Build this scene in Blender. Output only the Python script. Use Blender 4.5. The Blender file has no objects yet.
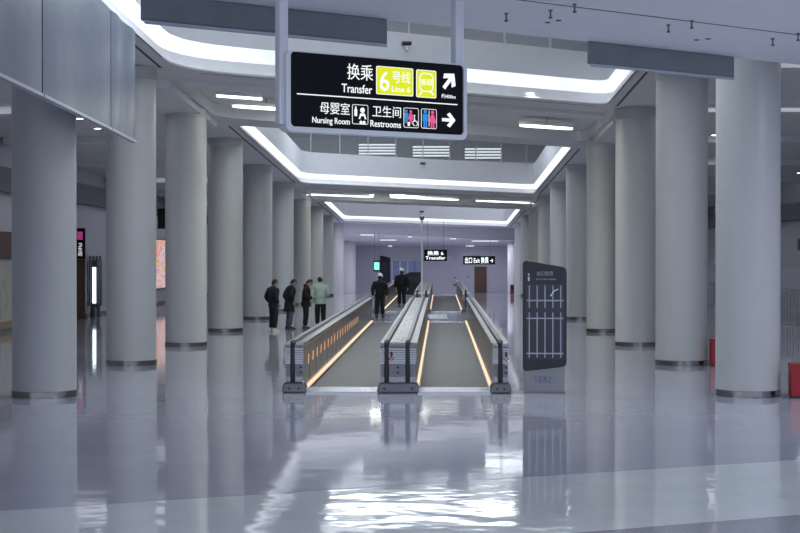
import bpy, bmesh, math, random
from mathutils import Vector, Matrix
random.seed(7)
sc = bpy.context.scene
COL = sc.collection
PI = math.pi

# ------------------------------------------------------------------ materials
def mat(name, col, rough=0.5, metal=0.0, emit=None, es=0.0, noise=0.04, nscale=3.0, spec=0.5, bump=0.0, bscale=20.0, trans=0.0, alpha=1.0, coat=0.0):
    m = bpy.data.materials.new(name); m.use_nodes = True
    nt = m.node_tree; b = nt.nodes['Principled BSDF']
    b.inputs['Roughness'].default_value = rough
    b.inputs['Metallic'].default_value = metal
    b.inputs['Specular IOR Level'].default_value = spec
    b.inputs['Coat Weight'].default_value = coat
    b.inputs['Coat Roughness'].default_value = 0.05
    if trans: b.inputs['Transmission Weight'].default_value = trans
    b.inputs['Alpha'].default_value = alpha
    tc = nt.nodes.new('ShaderNodeTexCoord')
    n = nt.nodes.new('ShaderNodeTexNoise'); n.inputs['Scale'].default_value = nscale; n.inputs['Detail'].default_value = 4
    nt.links.new(tc.outputs['Object'], n.inputs['Vector'])
    r = nt.nodes.new('ShaderNodeValToRGB')
    c = Vector(col)
    r.color_ramp.elements[0].position = 0.3; r.color_ramp.elements[1].position = 0.7
    r.color_ramp.elements[0].color = (*[max(0, x*(1-noise)) for x in c], 1)
    r.color_ramp.elements[1].color = (*[min(1, x*(1+noise)) for x in c], 1)
    nt.links.new(n.outputs['Fac'], r.inputs['Fac'])
    nt.links.new(r.outputs['Color'], b.inputs['Base Color'])
    if emit:
        b.inputs['Emission Color'].default_value = (*emit, 1); b.inputs['Emission Strength'].default_value = es
    if bump:
        n2 = nt.nodes.new('ShaderNodeTexNoise'); n2.inputs['Scale'].default_value = bscale
        nt.links.new(tc.outputs['Object'], n2.inputs['Vector'])
        bp = nt.nodes.new('ShaderNodeBump'); bp.inputs['Strength'].default_value = bump
        nt.links.new(n2.outputs['Fac'], bp.inputs['Height']); nt.links.new(bp.outputs['Normal'], b.inputs['Normal'])
    return m

def floor_mat(name, col, rough, speck=0.0, tile=1.0, bump=0.012, joint=0.9, ior=1.5):
    m = bpy.data.materials.new(name); m.use_nodes = True
    nt = m.node_tree; b = nt.nodes['Principled BSDF']; L = nt.links
    b.inputs['IOR'].default_value = ior
    tc = nt.nodes.new('ShaderNodeTexCoord')
    mp = nt.nodes.new('ShaderNodeMapping'); mp.inputs['Rotation'].default_value = (0, 0, -math.atan(0.45))
    L.new(tc.outputs['Object'], mp.inputs['Vector'])
    br = nt.nodes.new('ShaderNodeTexBrick'); br.offset = 0.0
    br.inputs['Scale'].default_value = 1.0; br.inputs['Brick Width'].default_value = tile; br.inputs['Row Height'].default_value = tile
    br.inputs['Mortar Size'].default_value = 0.004; br.inputs['Mortar Smooth'].default_value = 0.6
    c = Vector(col)
    br.inputs['Color1'].default_value = (*c, 1); br.inputs['Color2'].default_value = (*(c*0.96), 1)
    br.inputs['Mortar'].default_value = (*(c*joint), 1)
    L.new(mp.outputs['Vector'], br.inputs['Vector'])
    n = nt.nodes.new('ShaderNodeTexNoise'); n.inputs['Scale'].default_value = 60 if speck else 1.2; n.inputs['Detail'].default_value = 5
    L.new(tc.outputs['Object'], n.inputs['Vector'])
    r = nt.nodes.new('ShaderNodeValToRGB'); a = speck if speck else 0.05
    r.color_ramp.elements[0].position = .35; r.color_ramp.elements[1].position = .65
    r.color_ramp.elements[0].color = (1-a,)*3+(1,); r.color_ramp.elements[1].color = (1, 1, 1, 1)
    L.new(n.outputs['Fac'], r.inputs['Fac'])
    mx = nt.nodes.new('ShaderNodeMix'); mx.data_type = 'RGBA'; mx.blend_type = 'MULTIPLY'; mx.inputs[0].default_value = 1
    L.new(br.outputs['Color'], mx.inputs[6]); L.new(r.outputs['Color'], mx.inputs[7])
    L.new(mx.outputs[2], b.inputs['Base Color'])
    n3 = nt.nodes.new('ShaderNodeTexNoise'); n3.inputs['Scale'].default_value = 0.8
    L.new(tc.outputs['Object'], n3.inputs['Vector'])
    mr = nt.nodes.new('ShaderNodeMapRange'); mr.inputs['To Min'].default_value = rough*0.6; mr.inputs['To Max'].default_value = rough*1.4
    L.new(n3.outputs['Fac'], mr.inputs['Value']); L.new(mr.outputs['Result'], b.inputs['Roughness'])
    n2 = nt.nodes.new('ShaderNodeTexNoise'); n2.inputs['Scale'].default_value = 1.6; n2.inputs['Detail'].default_value = 2
    L.new(tc.outputs['Object'], n2.inputs['Vector'])
    bp = nt.nodes.new('ShaderNodeBump'); bp.inputs['Strength'].default_value = 1.0; bp.inputs['Distance'].default_value = bump
    L.new(n2.outputs['Fac'], bp.inputs['Height']); L.new(bp.outputs['Normal'], b.inputs['Normal'])
    return m

def ribbed_belt(name):
    m = mat(name, (.055, .058, .064), rough=.5, metal=0, spec=.35)
    nt = m.node_tree; b = nt.nodes['Principled BSDF']
    tc = nt.nodes.new('ShaderNodeTexCoord'); w = nt.nodes.new('ShaderNodeTexWave')
    w.bands_direction = 'X'; w.inputs['Scale'].default_value = 16
    nt.links.new(tc.outputs['Object'], w.inputs['Vector'])
    bp = nt.nodes.new('ShaderNodeBump'); bp.inputs['Strength'].default_value = .25; bp.inputs['Distance'].default_value = .004
    nt.links.new(w.outputs['Fac'], bp.inputs['Height']); nt.links.new(bp.outputs['Normal'], b.inputs['Normal'])
    return m

def perforated(name):
    """stainless deck sheet with two rows of punched dark slots (procedural)"""
    m = mat(name, (.27, .275, .285), rough=.32, metal=1.0)
    return m

def glow_mat(name, col, es, wav=0.0):
    m = mat(name, [c*.25 for c in col], rough=.6, emit=col, es=es)
    if wav:
        nt = m.node_tree; b = nt.nodes['Principled BSDF']
        tc = nt.nodes.new('ShaderNodeTexCoord'); n = nt.nodes.new('ShaderNodeTexNoise'); n.inputs['Scale'].default_value = 0.7
        nt.links.new(tc.outputs['Object'], n.inputs['Vector'])
        mr = nt.nodes.new('ShaderNodeMapRange'); mr.inputs['From Min'].default_value = .3; mr.inputs['From Max'].default_value = .7
        mr.inputs['To Min'].default_value = es*(1-wav); mr.inputs['To Max'].default_value = es*(1+wav)
        nt.links.new(n.outputs['Fac'], mr.inputs['Value']); nt.links.new(mr.outputs['Result'], b.inputs['Emission Strength'])
    return m

def color_blobs(name, cols, scale, es=0.0, rough=.35):
    m = mat(name, cols[0], rough=rough)
    nt = m.node_tree; b = nt.nodes['Principled BSDF']
    tc = nt.nodes.new('ShaderNodeTexCoord'); n = nt.nodes.new('ShaderNodeTexNoise'); n.inputs['Scale'].default_value = scale; n.inputs['Detail'].default_value = 3
    nt.links.new(tc.outputs['Object'], n.inputs['Vector'])
    r = nt.nodes.new('ShaderNodeValToRGB'); cr = r.color_ramp
    while len(cr.elements) < len(cols): cr.elements.new(.5)
    for i, c in enumerate(cols):
        cr.elements[i].position = .3 + .4*i/(len(cols)-1); cr.elements[i].color = (*c, 1)
    nt.links.new(n.outputs['Fac'], r.inputs['Fac']); nt.links.new(r.outputs['Color'], b.inputs['Base Color'])
    if es:
        nt.links.new(r.outputs['Color'], b.inputs['Emission Color']); b.inputs['Emission Strength'].default_value = es
    return m

M = {}
M['floor'] = floor_mat('polished_stone', (.41, .42, .49), .06, tile=1.2, bump=.0022)
M['floor_white'] = floor_mat('pale_stone', (.66, .70, .70), .05, tile=1.2, bump=.005)
M['floor_speck'] = floor_mat('speckled_granite', (.36, .37, .42), .10, speck=.35, tile=1.2, bump=.003)
M['joint'] = mat('joint_metal', (.2, .2, .22), rough=.4, metal=.5)
M['column'] = mat('column_panel', (.50, .51, .51), rough=.36, noise=.02)
M['ceiling'] = mat('ceiling_panel', (.74, .75, .78), rough=.6, noise=.02)
M['ceiling_near'] = mat('ceiling_panel_near', (.82, .84, .90), rough=.55, noise=.02)
M['fascia'] = mat('fascia_panel', (.74, .76, .80), rough=.5, noise=.02)
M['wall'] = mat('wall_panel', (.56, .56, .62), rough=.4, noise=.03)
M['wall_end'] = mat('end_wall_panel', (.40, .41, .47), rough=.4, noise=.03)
M['wall_dark'] = mat('bulkhead_grey', (.13, .14, .16), rough=.5)
M['upper_wall'] = mat('upper_wall', (.36, .37, .40), rough=.5)
M['slot'] = mat('dark_slot', (.03, .03, .035), rough=.5)
M['steel'] = mat('brushed_steel', (.44, .45, .47), rough=.2, metal=1.0, noise=.05)
M['steel_dark'] = mat('brushed_steel_dark', (.17, .17, .18), rough=.28, metal=1.0)
M['steel_panel'] = mat('balustrade_panel', (.30, .31, .33), rough=.24, metal=1.0, noise=.05)
M['deck'] = perforated('deck_sheet')
M['band'] = mat('stainless_band', (.30, .29, .28), rough=.25, metal=1.0, noise=.2, nscale=8)
M['rubber'] = mat('black_rubber', (.012, .012, .014), rough=.3)
M['belt'] = ribbed_belt('pallet_belt')
M['plate'] = mat('landing_plate', (.55, .57, .60), rough=.25, metal=.7)
M['warm'] = glow_mat('warm_skirt_light', (1, .71, .46), .95)
M['amber'] = glow_mat('amber_reflection_glow', (1, .48, .18), 1.0)  # emission stands in for amber reflections, not a lamp
M['cove'] = glow_mat('cove_glow', (.86, .91, 1), 1.05, .18)
M['cove_paint'] = mat('cove_paint', (.85, .86, .88), rough=.6)
M['cove_far'] = glow_mat('cove_glow_far', (.88, .90, 1), 1.15, .10)
M['lamp'] = glow_mat('lamp_diffuser', (.93, 1, .97), 3.0)
M['lamp_up'] = glow_mat('lamp_upper', (.9, .97, 1), 5.0)
M['louvre'] = glow_mat('louvre_glow', (.85, .95, 1), 1.0)
M['lamp_end'] = glow_mat('lamp_end', (.88, .88, 1), 1.1)
M['sign_bright'] = glow_mat('sign_bright', (.92, 1, 1), 1.8)
M['lamp_small'] = glow_mat('lamp_small', (1, 1, 1), 8.0)
M['grey_paint'] = mat('grey_paint', (.48, .50, .58), rough=.4)
M['curtain'] = mat('smoke_curtain', (.125, .15, .21), rough=.35, noise=.14, nscale=1.2, spec=.5)
M['beam_blue'] = mat('dark_blue_panel', (.21, .23, .25), rough=.5, noise=.06)
M['sign_black'] = mat('sign_black', (.005, .006, .010), rough=.6, spec=.15)
M['sign_frame'] = mat('sign_frame', (.72, .74, .78), rough=.4, metal=.1)
M['white_glow'] = glow_mat('sign_white', (1, 1, 1), .85)
M['yellow_glow'] = glow_mat('sign_yellow', (.72, .78, .012), .9)
M['blue_glow'] = glow_mat('sign_blue', (.03, .28, .75), .8)
M['pink_glow'] = glow_mat('sign_pink', (.85, .10, .28), .8)
M['magenta_glow'] = glow_mat('sign_magenta', (.35, .04, .22), .7)
M['grey_glow'] = glow_mat('sign_grey', (.45, .5, .6), .35)
M['board'] = mat('board_dark', (.012, .014, .022), rough=.25)
M['board_inner'] = mat('board_screen', (.025, .030, .045), rough=.2)
M['board_line'] = mat('board_line', (.36, .40, .48), rough=.4, emit=(.45, .5, .6), es=.05)
M['board_base'] = mat('board_base', (.27, .28, .28), rough=.3, metal=.4)
M['violet'] = mat('violet_mark', (.12, .12, .35), rough=.5)
M['red'] = mat('red_paint', (.32, .006, .016), rough=.35)
M['red_dark'] = mat('dull_red', (.25, .02, .03), rough=.4)
M['white'] = mat('white_paint', (.75, .76, .78), rough=.4)
M['black'] = mat('black_plastic', (.012, .013, .015), rough=.4)
M['brown'] = mat('brown_panel', (.10, .045, .03), rough=.45)
M['door'] = mat('brown_door', (.085, .04, .022), rough=.5)
M['glass'] = mat('clear_glass', (.8, .85, .9), rough=.03, alpha=.10)
M['blue_glass'] = mat('blue_window', (.16, .20, .32), rough=.15, emit=(.3, .38, .6), es=.08)
M['green_glow'] = glow_mat('green_sign', (.25, .9, .65), 1.2)
M['tube'] = glow_mat('tube_glow', (.8, .95, 1), 2.2)
M['poster'] = color_blobs('orange_poster', [(.85, .20, .02), (.9, .35, .04), (.8, .75, .7), (.6, .25, .5), (.85, .28, .03)], 3.5, es=.6)
M['mural'] = color_blobs('mural_print', [(.30, .32, .36), (.45, .46, .45), (.55, .50, .38), (.40, .42, .46)], 1.8)
M['skin'] = mat('skin', (.45, .28, .20), rough=.6)
M['hair'] = mat('hair', (.012, .011, .012), rough=.6)
M['navy'] = mat('navy_cloth', (.012, .015, .028), rough=.9)
M['black_cloth'] = mat('black_cloth', (.010, .010, .013), rough=.9)
M['grey_cloth'] = mat('grey_cloth', (.09, .09, .11), rough=.9)
M['mint'] = mat('mint_cloth', (.42, .56, .47), rough=.85)
M['shoe_white'] = mat('pale_shoe', (.55, .55, .58), rough=.6)
M['shoe_dark'] = mat('dark_shoe', (.03, .03, .035), rough=.5)
M['helmet'] = mat('helmet_white', (.72, .74, .74), rough=.3)

# ------------------------------------------------------------------ mesh helper
class MB:
    def __init__(s): s.v = []; s.f = []
    def add(s, vs, fs):
        o = len(s.v); s.v += [tuple(p) for p in vs]; s.f += [tuple(i+o for i in f) for f in fs]; return s
    def box(s, x0, x1, y0, y1, z0, z1):
        return s.add([(x0,y0,z0),(x1,y0,z0),(x1,y1,z0),(x0,y1,z0),(x0,y0,z1),(x1,y0,z1),(x1,y1,z1),(x0,y1,z1)],
                     [(0,3,2,1),(4,5,6,7),(0,1,5,4),(1,2,6,5),(2,3,7,6),(3,0,4,7)])
    def prism(s, pts, ax, a0, a1):
        """extrude a closed 2D outline along axis ax ('x','y','z')"""
        def P(p, a):
            if ax == 'x': return (a, p[0], p[1])
            if ax == 'y': return (p[0], a, p[1])
            return (p[0], p[1], a)
        n = len(pts)
        vs = [P(p, a0) for p in pts] + [P(p, a1) for p in pts]
        fs = [tuple(range(n)), tuple(range(2*n-1, n-1, -1))] + [(i, (i+1) % n, n+(i+1) % n, n+i) for i in range(n)]
        return s.add(vs, fs)
    def lathe(s, prof, cx=0, cy=0, n=48):
        vs = []; fs = []
        for r, z in prof:
            for i in range(n):
                a = 2*PI*i/n; vs.append((cx+r*math.cos(a), cy+r*math.sin(a), z))
        for k in range(len(prof)-1):
            for i in range(n):
                j = (i+1) % n; fs.append((k*n+i, k*n+j, (k+1)*n+j, (k+1)*n+i))
        fs.append(tuple(range(n-1, -1, -1))); fs.append(tuple(range((len(prof)-1)*n, len(prof)*n)))
        return s.add(vs, fs)
    def tube(s, pts, r, n=8, square=False, w=None, h=None):
        pts = [Vector(p) for p in pts]; vs = []; fs = []
        up0 = Vector((1, 0, 0)) if abs((pts[-1]-pts[0]).normalized().x) < .9 else Vector((0, 0, 1))
        for k, p in enumerate(pts):
            d = (pts[min(k+1, len(pts)-1)]-pts[max(k-1, 0)]).normalized()
            a = up0 - d*up0.dot(d); a.normalize(); b = d.cross(a)
            for i in range(n):
                t = 2*PI*(i+.5*square)/n
                ca, sa = math.cos(t), math.sin(t)
                ww = (w or r); hh = (h or r)
                vs.append(p + a*ca*ww + b*sa*hh)
        for k in range(len(pts)-1):
            for i in range(n):
                j = (i+1) % n; fs.append((k*n+i, k*n+j, (k+1)*n+j, (k+1)*n+i))
        fs.append(tuple(range(n-1, -1, -1))); fs.append(tuple(range((len(pts)-1)*n, len(pts)*n)))
        return s.add(vs, fs)
    def sphere(s, c, r, sx=1, sy=1, sz=1, n=12):
        bm = bmesh.new(); bmesh.ops.create_uvsphere(bm, u_segments=n, v_segments=n//2+2, radius=r)
        vs = [(c[0]+v.co.x*sx, c[1]+v.co.y*sy, c[2]+v.co.z*sz) for v in bm.verts]
        fs = [[v.index for v in f.verts] for f in bm.faces]; bm.free()
        return s.add(vs, fs)
    def build(s, name, m, parent=None, smooth=False, bevel=0.0, loc=None):
        me = bpy.data.meshes.new(name); me.from_pydata(s.v, [], s.f)
        bm = bmesh.new(); bm.from_mesh(me); bmesh.ops.recalc_face_normals(bm, faces=bm.faces)
        if smooth:
            for f in bm.faces: f.smooth = True
            for e in bm.edges:
                if len(e.link_faces) == 2 and e.calc_face_angle(0) > math.radians(38): e.smooth = False
        bm.to_mesh(me); bm.free()
        me.materials.append(m)
        o = bpy.data.objects.new(name, me); COL.objects.link(o)
        if parent: o.parent = parent
        if loc: o.location = loc
        if bevel:
            b = o.modifiers.new('bevel', 'BEVEL'); b.width = bevel; b.segments = 2; b.limit_method = 'ANGLE'
        return o

def tag(o, label, cat, group=None):
    o['label'] = label; o['category'] = cat
    if group: o['group'] = group
    return o
def thing(name, label, cat, loc=(0, 0, 0), rz=0, group=None):
    o = bpy.data.objects.new(name, None); COL.objects.link(o); o.location = loc; o.rotation_euler.z = rz
    o.empty_display_size = .2
    return tag(o, label, cat, group)
def struct(o): o['kind'] = 'structure'; return o
def lab(o, l): o['label'] = l; return o

def text(name, body, size, m, parent, loc, rot=(PI/2, 0, 0), align='CENTER', width=None, height=None, ext=.004, bold=0.0):
    c = bpy.data.curves.new('txt', 'FONT'); c.body = body; c.size = size; c.align_x = align; c.align_y = 'BOTTOM'
    c.extrude = ext; c.offset = bold; c.resolution_u = 3
    t = bpy.data.objects.new('txt', c); COL.objects.link(t)
    bpy.context.view_layer.update()
    dg = bpy.context.evaluated_depsgraph_get()
    me = bpy.data.meshes.new_from_object(t.evaluated_get(dg))
    bpy.data.objects.remove(t); bpy.data.curves.remove(c)
    if len(me.vertices) and (width or height):
        xs = [v.co.x for v in me.vertices]; ys = [v.co.y for v in me.vertices]
        cx = (min(xs)+max(xs))/2; y0 = min(ys)
        sx = (width/(max(xs)-min(xs))) if width else 1; sy = (height/(max(ys)-min(ys))) if height else sx
        if not width: sx = sy
        for v in me.vertices: v.co.x = (v.co.x-cx)*sx; v.co.y = (v.co.y-y0)*sy
    me.materials.clear(); me.materials.append(m)
    o = bpy.data.objects.new(name, me); COL.objects.link(o); o.parent = parent; o.location = loc; o.rotation_euler = rot
    return o

# ------------------------------------------------------------------ camera  (f = 1500 px on an 800 px frame)
H = 2.6
cd = bpy.data.cameras.new('camera'); cam = bpy.data.objects.new('camera', cd); COL.objects.link(cam)
cd.sensor_width = 36; cd.lens = 67.5; cd.clip_start = .1; cd.clip_end = 500
cam.location = (0, 0, H); cam.rotation_euler = (PI/2 - math.atan(13.5/1500), 0, math.atan(40/1500))
sc.camera = cam

K = .6                                  # the cross grid runs skew to the aisle
XL, XR = -6.2, 4.6
def zc(y): return 8.15 - .036*y         # gently falling ceiling
def sk(v, x): return v + K*(x-XL)

# ------------------------------------------------------------------ floor
def flr(name, pts, m, z0=-.15, z1=0.0):
    return struct(MB().prism(pts, 'z', z0, z1).build(name, m))
def j1(x): return 16.97 + .446*x        # joint between grey and pale stone
def j2(x): return 13.42 + .44*x
flr('floor', [(-24, j1(-24)), (24, j1(24)), (24, 93), (-24, 93)], M['floor'])
flr('floor', [(-24, j2(-24)), (24, j2(24)), (24, j1(24)-.02), (-24, j1(-24)-.02)], M['floor_white'])
flr('floor', [(-24, -30), (24, -30), (24, j2(24)-.01), (-24, j2(-24)-.01)], M['floor_speck'])
struct(MB().prism([(-24, j1(-24)-.02), (24, j1(24)-.02), (24, j1(24)), (-24, j1(-24))], 'z', -.15, -.003).build('trim_1', M['joint']))
# ramp down to the far end
struct(MB().add([(-24,93,0),(24,93,0),(24,112,-.38),(-24,112,-.38),(-24,93,-.2),(24,93,-.2),(24,112,-.6),(-24,112,-.6)],
    [(0,1,2,3),(4,7,6,5),(0,4,5,1),(1,5,6,2),(2,6,7,3),(3,7,4,0)]).build('floor', M['floor']))
struct(MB().box(-12, 12, 26.88, 26.9, -.01, .001).build('trim_2', M['joint']))

# ------------------------------------------------------------------ ceiling with three light wells
def rounded(v0, v1, x0, x1, rads):
    """skewed rectangle outline with rounded corners; rads = (near-left, near-right, far-right, far-left)"""
    c = [Vector((x0, sk(v0, x0))), Vector((x1, sk(v0, x1))), Vector((x1, sk(v1, x1))), Vector((x0, sk(v1, x0)))]
    out = []
    for i in range(4):
        p = c[i]; a = (c[i-1]-p).normalized(); b = (c[(i+1) % 4]-p).normalized(); r = rads[i]
        for k in range(7):
            t = k/6
            out.append(p + a*r*(1-t)**2 + b*r*t**2)
    return out
WELLS = [rounded(17.0, 35, XL, XR, (.3, .3, .6, 1.5)), rounded(45.8, 67.3, XL, XR, (.4, .4, .5, .9)), rounded(79, 97.3, XL, XR, (.3, .3, .4, .5))]
TRAYS = [rounded(37.6, 43.6, XL-.3, XR+.3, (1.2, 1.2, 1.2, 1.2)), rounded(71.0, 76.6, XL-.2, XR+.2, (.7, .7, .7, .7))]
def offset(loop, d):
    n = len(loop); out = []
    for i in range(n):
        t = (loop[(i+1) % n]-loop[i-1]).normalized(); nr = Vector((t.y, -t.x))   # ccw loop -> outward
        out.append(loop[i]+nr*d)
    return out
def plate(name, outer, holes, zf, m, thick=.02):
    bm = bmesh.new(); es = []
    for lp in [outer]+holes:
        vs = [bm.verts.new((p[0], p[1], 0)) for p in lp]
        for i in range(len(vs)): es.append(bm.edges.new((vs[i], vs[(i+1) % len(vs)])))
    bmesh.ops.triangle_fill(bm, use_beauty=True, use_dissolve=False, edges=es, normal=(0, 0, -1))
    for v in bm.verts: v.co.z = zf(v.co.x, v.co.y)
    r = bmesh.ops.extrude_face_region(bm, geom=list(bm.faces))
    for g in r['geom']:
        if isinstance(g, bmesh.types.BMVert): g.co.z += thick
    bmesh.ops.recalc_face_normals(bm, faces=bm.faces)
    me = bpy.data.meshes.new(name); bm.to_mesh(me); bm.free(); me.materials.append(m)
    o = bpy.data.objects.new(name, me); COL.objects.link(o); return o
def wall_strip(loop, prof, zf, closed=True):
    """sweep profile [(outward offset, height above soffit)] round a loop"""
    mb = MB(); n = len(loop); rings = []
    for d, h in prof:
        lp = offset(loop, d)
        rings.append([(p.x, p.y, zf(q.x, q.y)+h) for p, q in zip(lp, loop)])
    vs = [p for r in rings for p in r]; fs = []
    for k in range(len(prof)-1):
        for i in range(n):
            j = (i+1) % n; fs.append((k*n+i, k*n+j, (k+1)*n+j, (k+1)*n+i))
    return mb.add(vs, fs)
zf = lambda x, y: zc(y)
outer = [Vector((-24, 4)), Vector((24, 4)), Vector((24, 106.6)), Vector((6, 106.6)), Vector((-8, 98.2)), Vector((-24, 98.2))]
struct(plate('ceiling', outer, WELLS+TRAYS, zf, M['ceiling'], .03))
RISE = 1.42
struct(plate('ceiling', [Vector((-24, 16)), Vector((24, 16)), Vector((24, 111)), Vector((-24, 111))], [offset(w, .02) for w in WELLS],
             lambda x, y: zc(y)+RISE-.1, M['upper_wall'], .08))
gh = [.60, .40, .32]
names = ['nearest', 'middle', 'farthest']
for i, w in enumerate(WELLS):
    g = gh[i]
    struct(wall_strip(w, [(.14, 0), (0, 0), (0, .05), (.10, .05), (.10, .03)], zf).build('trim_%d' % (3+i*3), M['ceiling'], smooth=True))
    struct(wall_strip(w, [(.0, .05), (.07, .07), (.12, .06+g*.2), (.14, .06+g*.45)], zf).build('trim_%d' % (30+i), M['cove_paint'], smooth=True))
    cv = wall_strip(w, [(.14, .06+g*.45), (.12, .06+g*.7), (.07, .06+g*.9), (-.02, .06+g)], zf).build('cove_light', M['cove' if i == 0 else 'cove_far'], smooth=True)
    tag(cv, 'glowing white cove light strip lining the %s ceiling opening' % names[i], 'light', None)
    struct(wall_strip(w, [(-.02, .06+g), (-.03, .07+g), (-.02, RISE), (.12, RISE)], zf).build('trim_%d' % (4+i*3), M['fascia'], smooth=True))
    # dark slots in the soffit beside the opening
    mb = MB()
    v0, v1 = [(17, 35), (45.8, 67.3), (79, 97.3)][i]
    for x in (XL-.28, XR+.28):
        a, b = sk(v0, x)+.3, sk(v1, x)-.1
        mb.add([(x-.035, a, zc(a)-.004), (x+.035, a, zc(a)-.004), (x+.035, b, zc(b)-.004), (x-.035, b, zc(b)-.004),
                (x-.035, a, zc(a)+.01), (x+.035, a, zc(a)+.01), (x+.035, b, zc(b)+.01), (x-.035, b, zc(b)+.01)],
               [(0,3,2,1),(4,5,6,7),(0,1,5,4),(1,2,6,5),(2,3,7,6),(3,0,4,7)])
    for yo in (v1+.22,):
        a, b = XL+.5, XR-.3
        mb.add([(a, sk(yo, a), zc(sk(yo, a))-.004), (b, sk(yo, b), zc(sk(yo, b))-.004), (b, sk(yo, b)+.06, zc(sk(yo, b))-.006), (a, sk(yo, a)+.06, zc(sk(yo, a))-.006)], [(0,1,2,3)])
    struct(mb.build('trim_%d' % (5+i*3), M['slot']))
# raised trays between the wells
for i, t in enumerate(TRAYS):
    struct(wall_strip(t, [(.10, -.0), (0, -.05), (-.03, -.05), (-.03, .0), (0, .32)], zf).build('trim_%d' % (12+i*2), M['ceiling'], smooth=True))
    struct(plate('trim_%d' % (13+i*2), offset(t, .05), [], lambda x, y: zc(y)+.30, M['ceiling'], .03))

# transverse step under the end of each solid bay and scalloped soffit over the columns
def skew_box(x0, x1, v0, v1, h0, h1, mb):
    P = lambda x, v, h: (x, sk(v, x), zc(sk(v, x))+h)
    return mb.add([P(x0,v0,h0),P(x1,v0,h0),P(x1,v1,h0),P(x0,v1,h0),P(x0,v0,h1),P(x1,v0,h1),P(x1,v1,h1),P(x0,v1,h1)],
                  [(0,3,2,1),(4,5,6,7),(0,1,5,4),(1,2,6,5),(2,3,7,6),(3,0,4,7)])
struct(skew_box(XL-.1, XR+.1, 36.5, 36.9, -.10, .02, MB()).build('trim_16', M['ceiling']))
k_ = 24
for v0, v1 in ((36.9, 44.6), (69.9, 77.6)):
    struct(skew_box(-8.0, XL-.42, v0, v1, -.20, .02, MB()).build('trim_%d' % k_, M['ceiling'])); struct(skew_box(XR+.42, 6.6, v0, v1, -.20, .02, MB()).build('trim_%d' % (k_+1), M['ceiling'])); k_ += 2
struct(skew_box(XL-.1, XR+.1, 69.6, 69.9, -.08, .02, MB()).build('trim_17', M['ceiling']))

# near ceiling, lower and level, its far edge running along the skew grid
ZN = 5.95
def ne(x): return 22.17 + .74*x         # far edge of the near ceiling
pn = [(-30, ne(-6.5)-12), (-6.5, ne(-6.5)), (30, ne(30)), (30, -30), (-30, -30)]
pn = [(-6.6, ne(-6.6)), (9, ne(9)), (24, ne(9)+2), (24, -30), (-6.6, -30)]
struct(MB().prism(pn, 'z', ZN, ZN+1.6).build('ceiling', M['ceiling_near']))
struct(MB().prism([(-24, -30), (-6.62, -30), (-6.62, 16), (-24, 16)], 'z', 7.2, 7.5).build('ceiling', M['ceiling_near']))
g = MB()
for dy in (-3.05, -9.05):
    a, b = -6, 12
    g.prism([(a, ne(a)+dy), (b, ne(b)+dy), (b, ne(b)+dy+.045), (a, ne(a)+dy+.045)], 'z', ZN-.004, ZN+.004)
struct(g.build('trim_18', M['slot']))
def nearpt(px, py):                     # where a pixel meets the level ceiling
    Y = (ZN-H)*1500/(253-py); return ((px-440)*Y/1500, Y)
for k, (px, py) in enumerate([(550, 11), (574, 5), (667, 26), (690, 22), (770, 40), (795, 35), (506, 14)]):
    x, y = nearpt(px, py)
    s = MB().lathe([(.010, ZN-.12), (.028, ZN-.115), (.028, ZN-.10), (.012, ZN-.09), (.012, ZN-.02), (.03, ZN-.015), (.03, ZN)], x, y, 12).build('sprinkler', M['steel_dark'], smooth=True)
    tag(s, ['sprinkler head at the edge above the first dark slots, left one', 'sprinkler head on the ceiling joint, nearest the picture middle', 'sprinkler head below the joint, above the dark blue drop panel',
            'sprinkler head on the joint above the dark blue drop panel', 'sprinkler head below the joint near the upper right corner', 'sprinkler head on the joint in the upper right corner',
            'leftmost sprinkler head of the lavender ceiling right of the hanging sign'][k], 'sprinkler', 'sprinkler heads on the near ceiling')
for k, (px, py) in enumerate([(547, 23), (558, 21), (695, 41), (706, 40)]):
    x, y = nearpt(px, py)
    s = MB().box(x-.035, x+.035, y-.025, y+.025, ZN-.012, ZN+.002).build('slot_vent', M['slot'])
    pass
    tag(s, 'small dark slot vent, %s of the pair %s' % (['left', 'right'][k % 2], ['left in the lavender ceiling', 'above the dark blue drop panel'][k//2]), 'vent', 'slot vents in the near ceiling')

# dark blue drop panels along the edge
def drop(x0, x1, zb, label, dy):
    y0, y1 = ne(x0)+dy, ne(x1)+dy
    t = thing('smoke_barrier', label, 'panel', ((x0+x1)/2, (y0+y1)/2, ZN), 0, 'dark blue drop panels')
    cx, cy = (x0+x1)/2, (y0+y1)/2
    b = MB().prism([(x0-cx, y0-cy), (x1-cx, y1-cy), (x1-cx, y1-cy+.10), (x0-cx, y0-cy+.10)], 'z', zb, 0).build('panel', M['beam_blue'], t, bevel=.02)
    MB().prism([(x0-cx+.05, y0-cy-.02), (x1-cx, y1-cy-.02), (x1-cx, y1-cy+.12), (x0-cx+.05, y0-cy+.12)], 'z', zb-.03, zb).build('bottom_rail', M['grey_paint'], t)
drop(-3.85, -.76, -.36, 'dark blue drop panel hanging from the ceiling edge behind the hanging sign', -.12)
drop(2.33, 5.02, -.36, 'dark blue drop panel hanging at the ceiling edge in front of the right columns', -.12)

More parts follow.
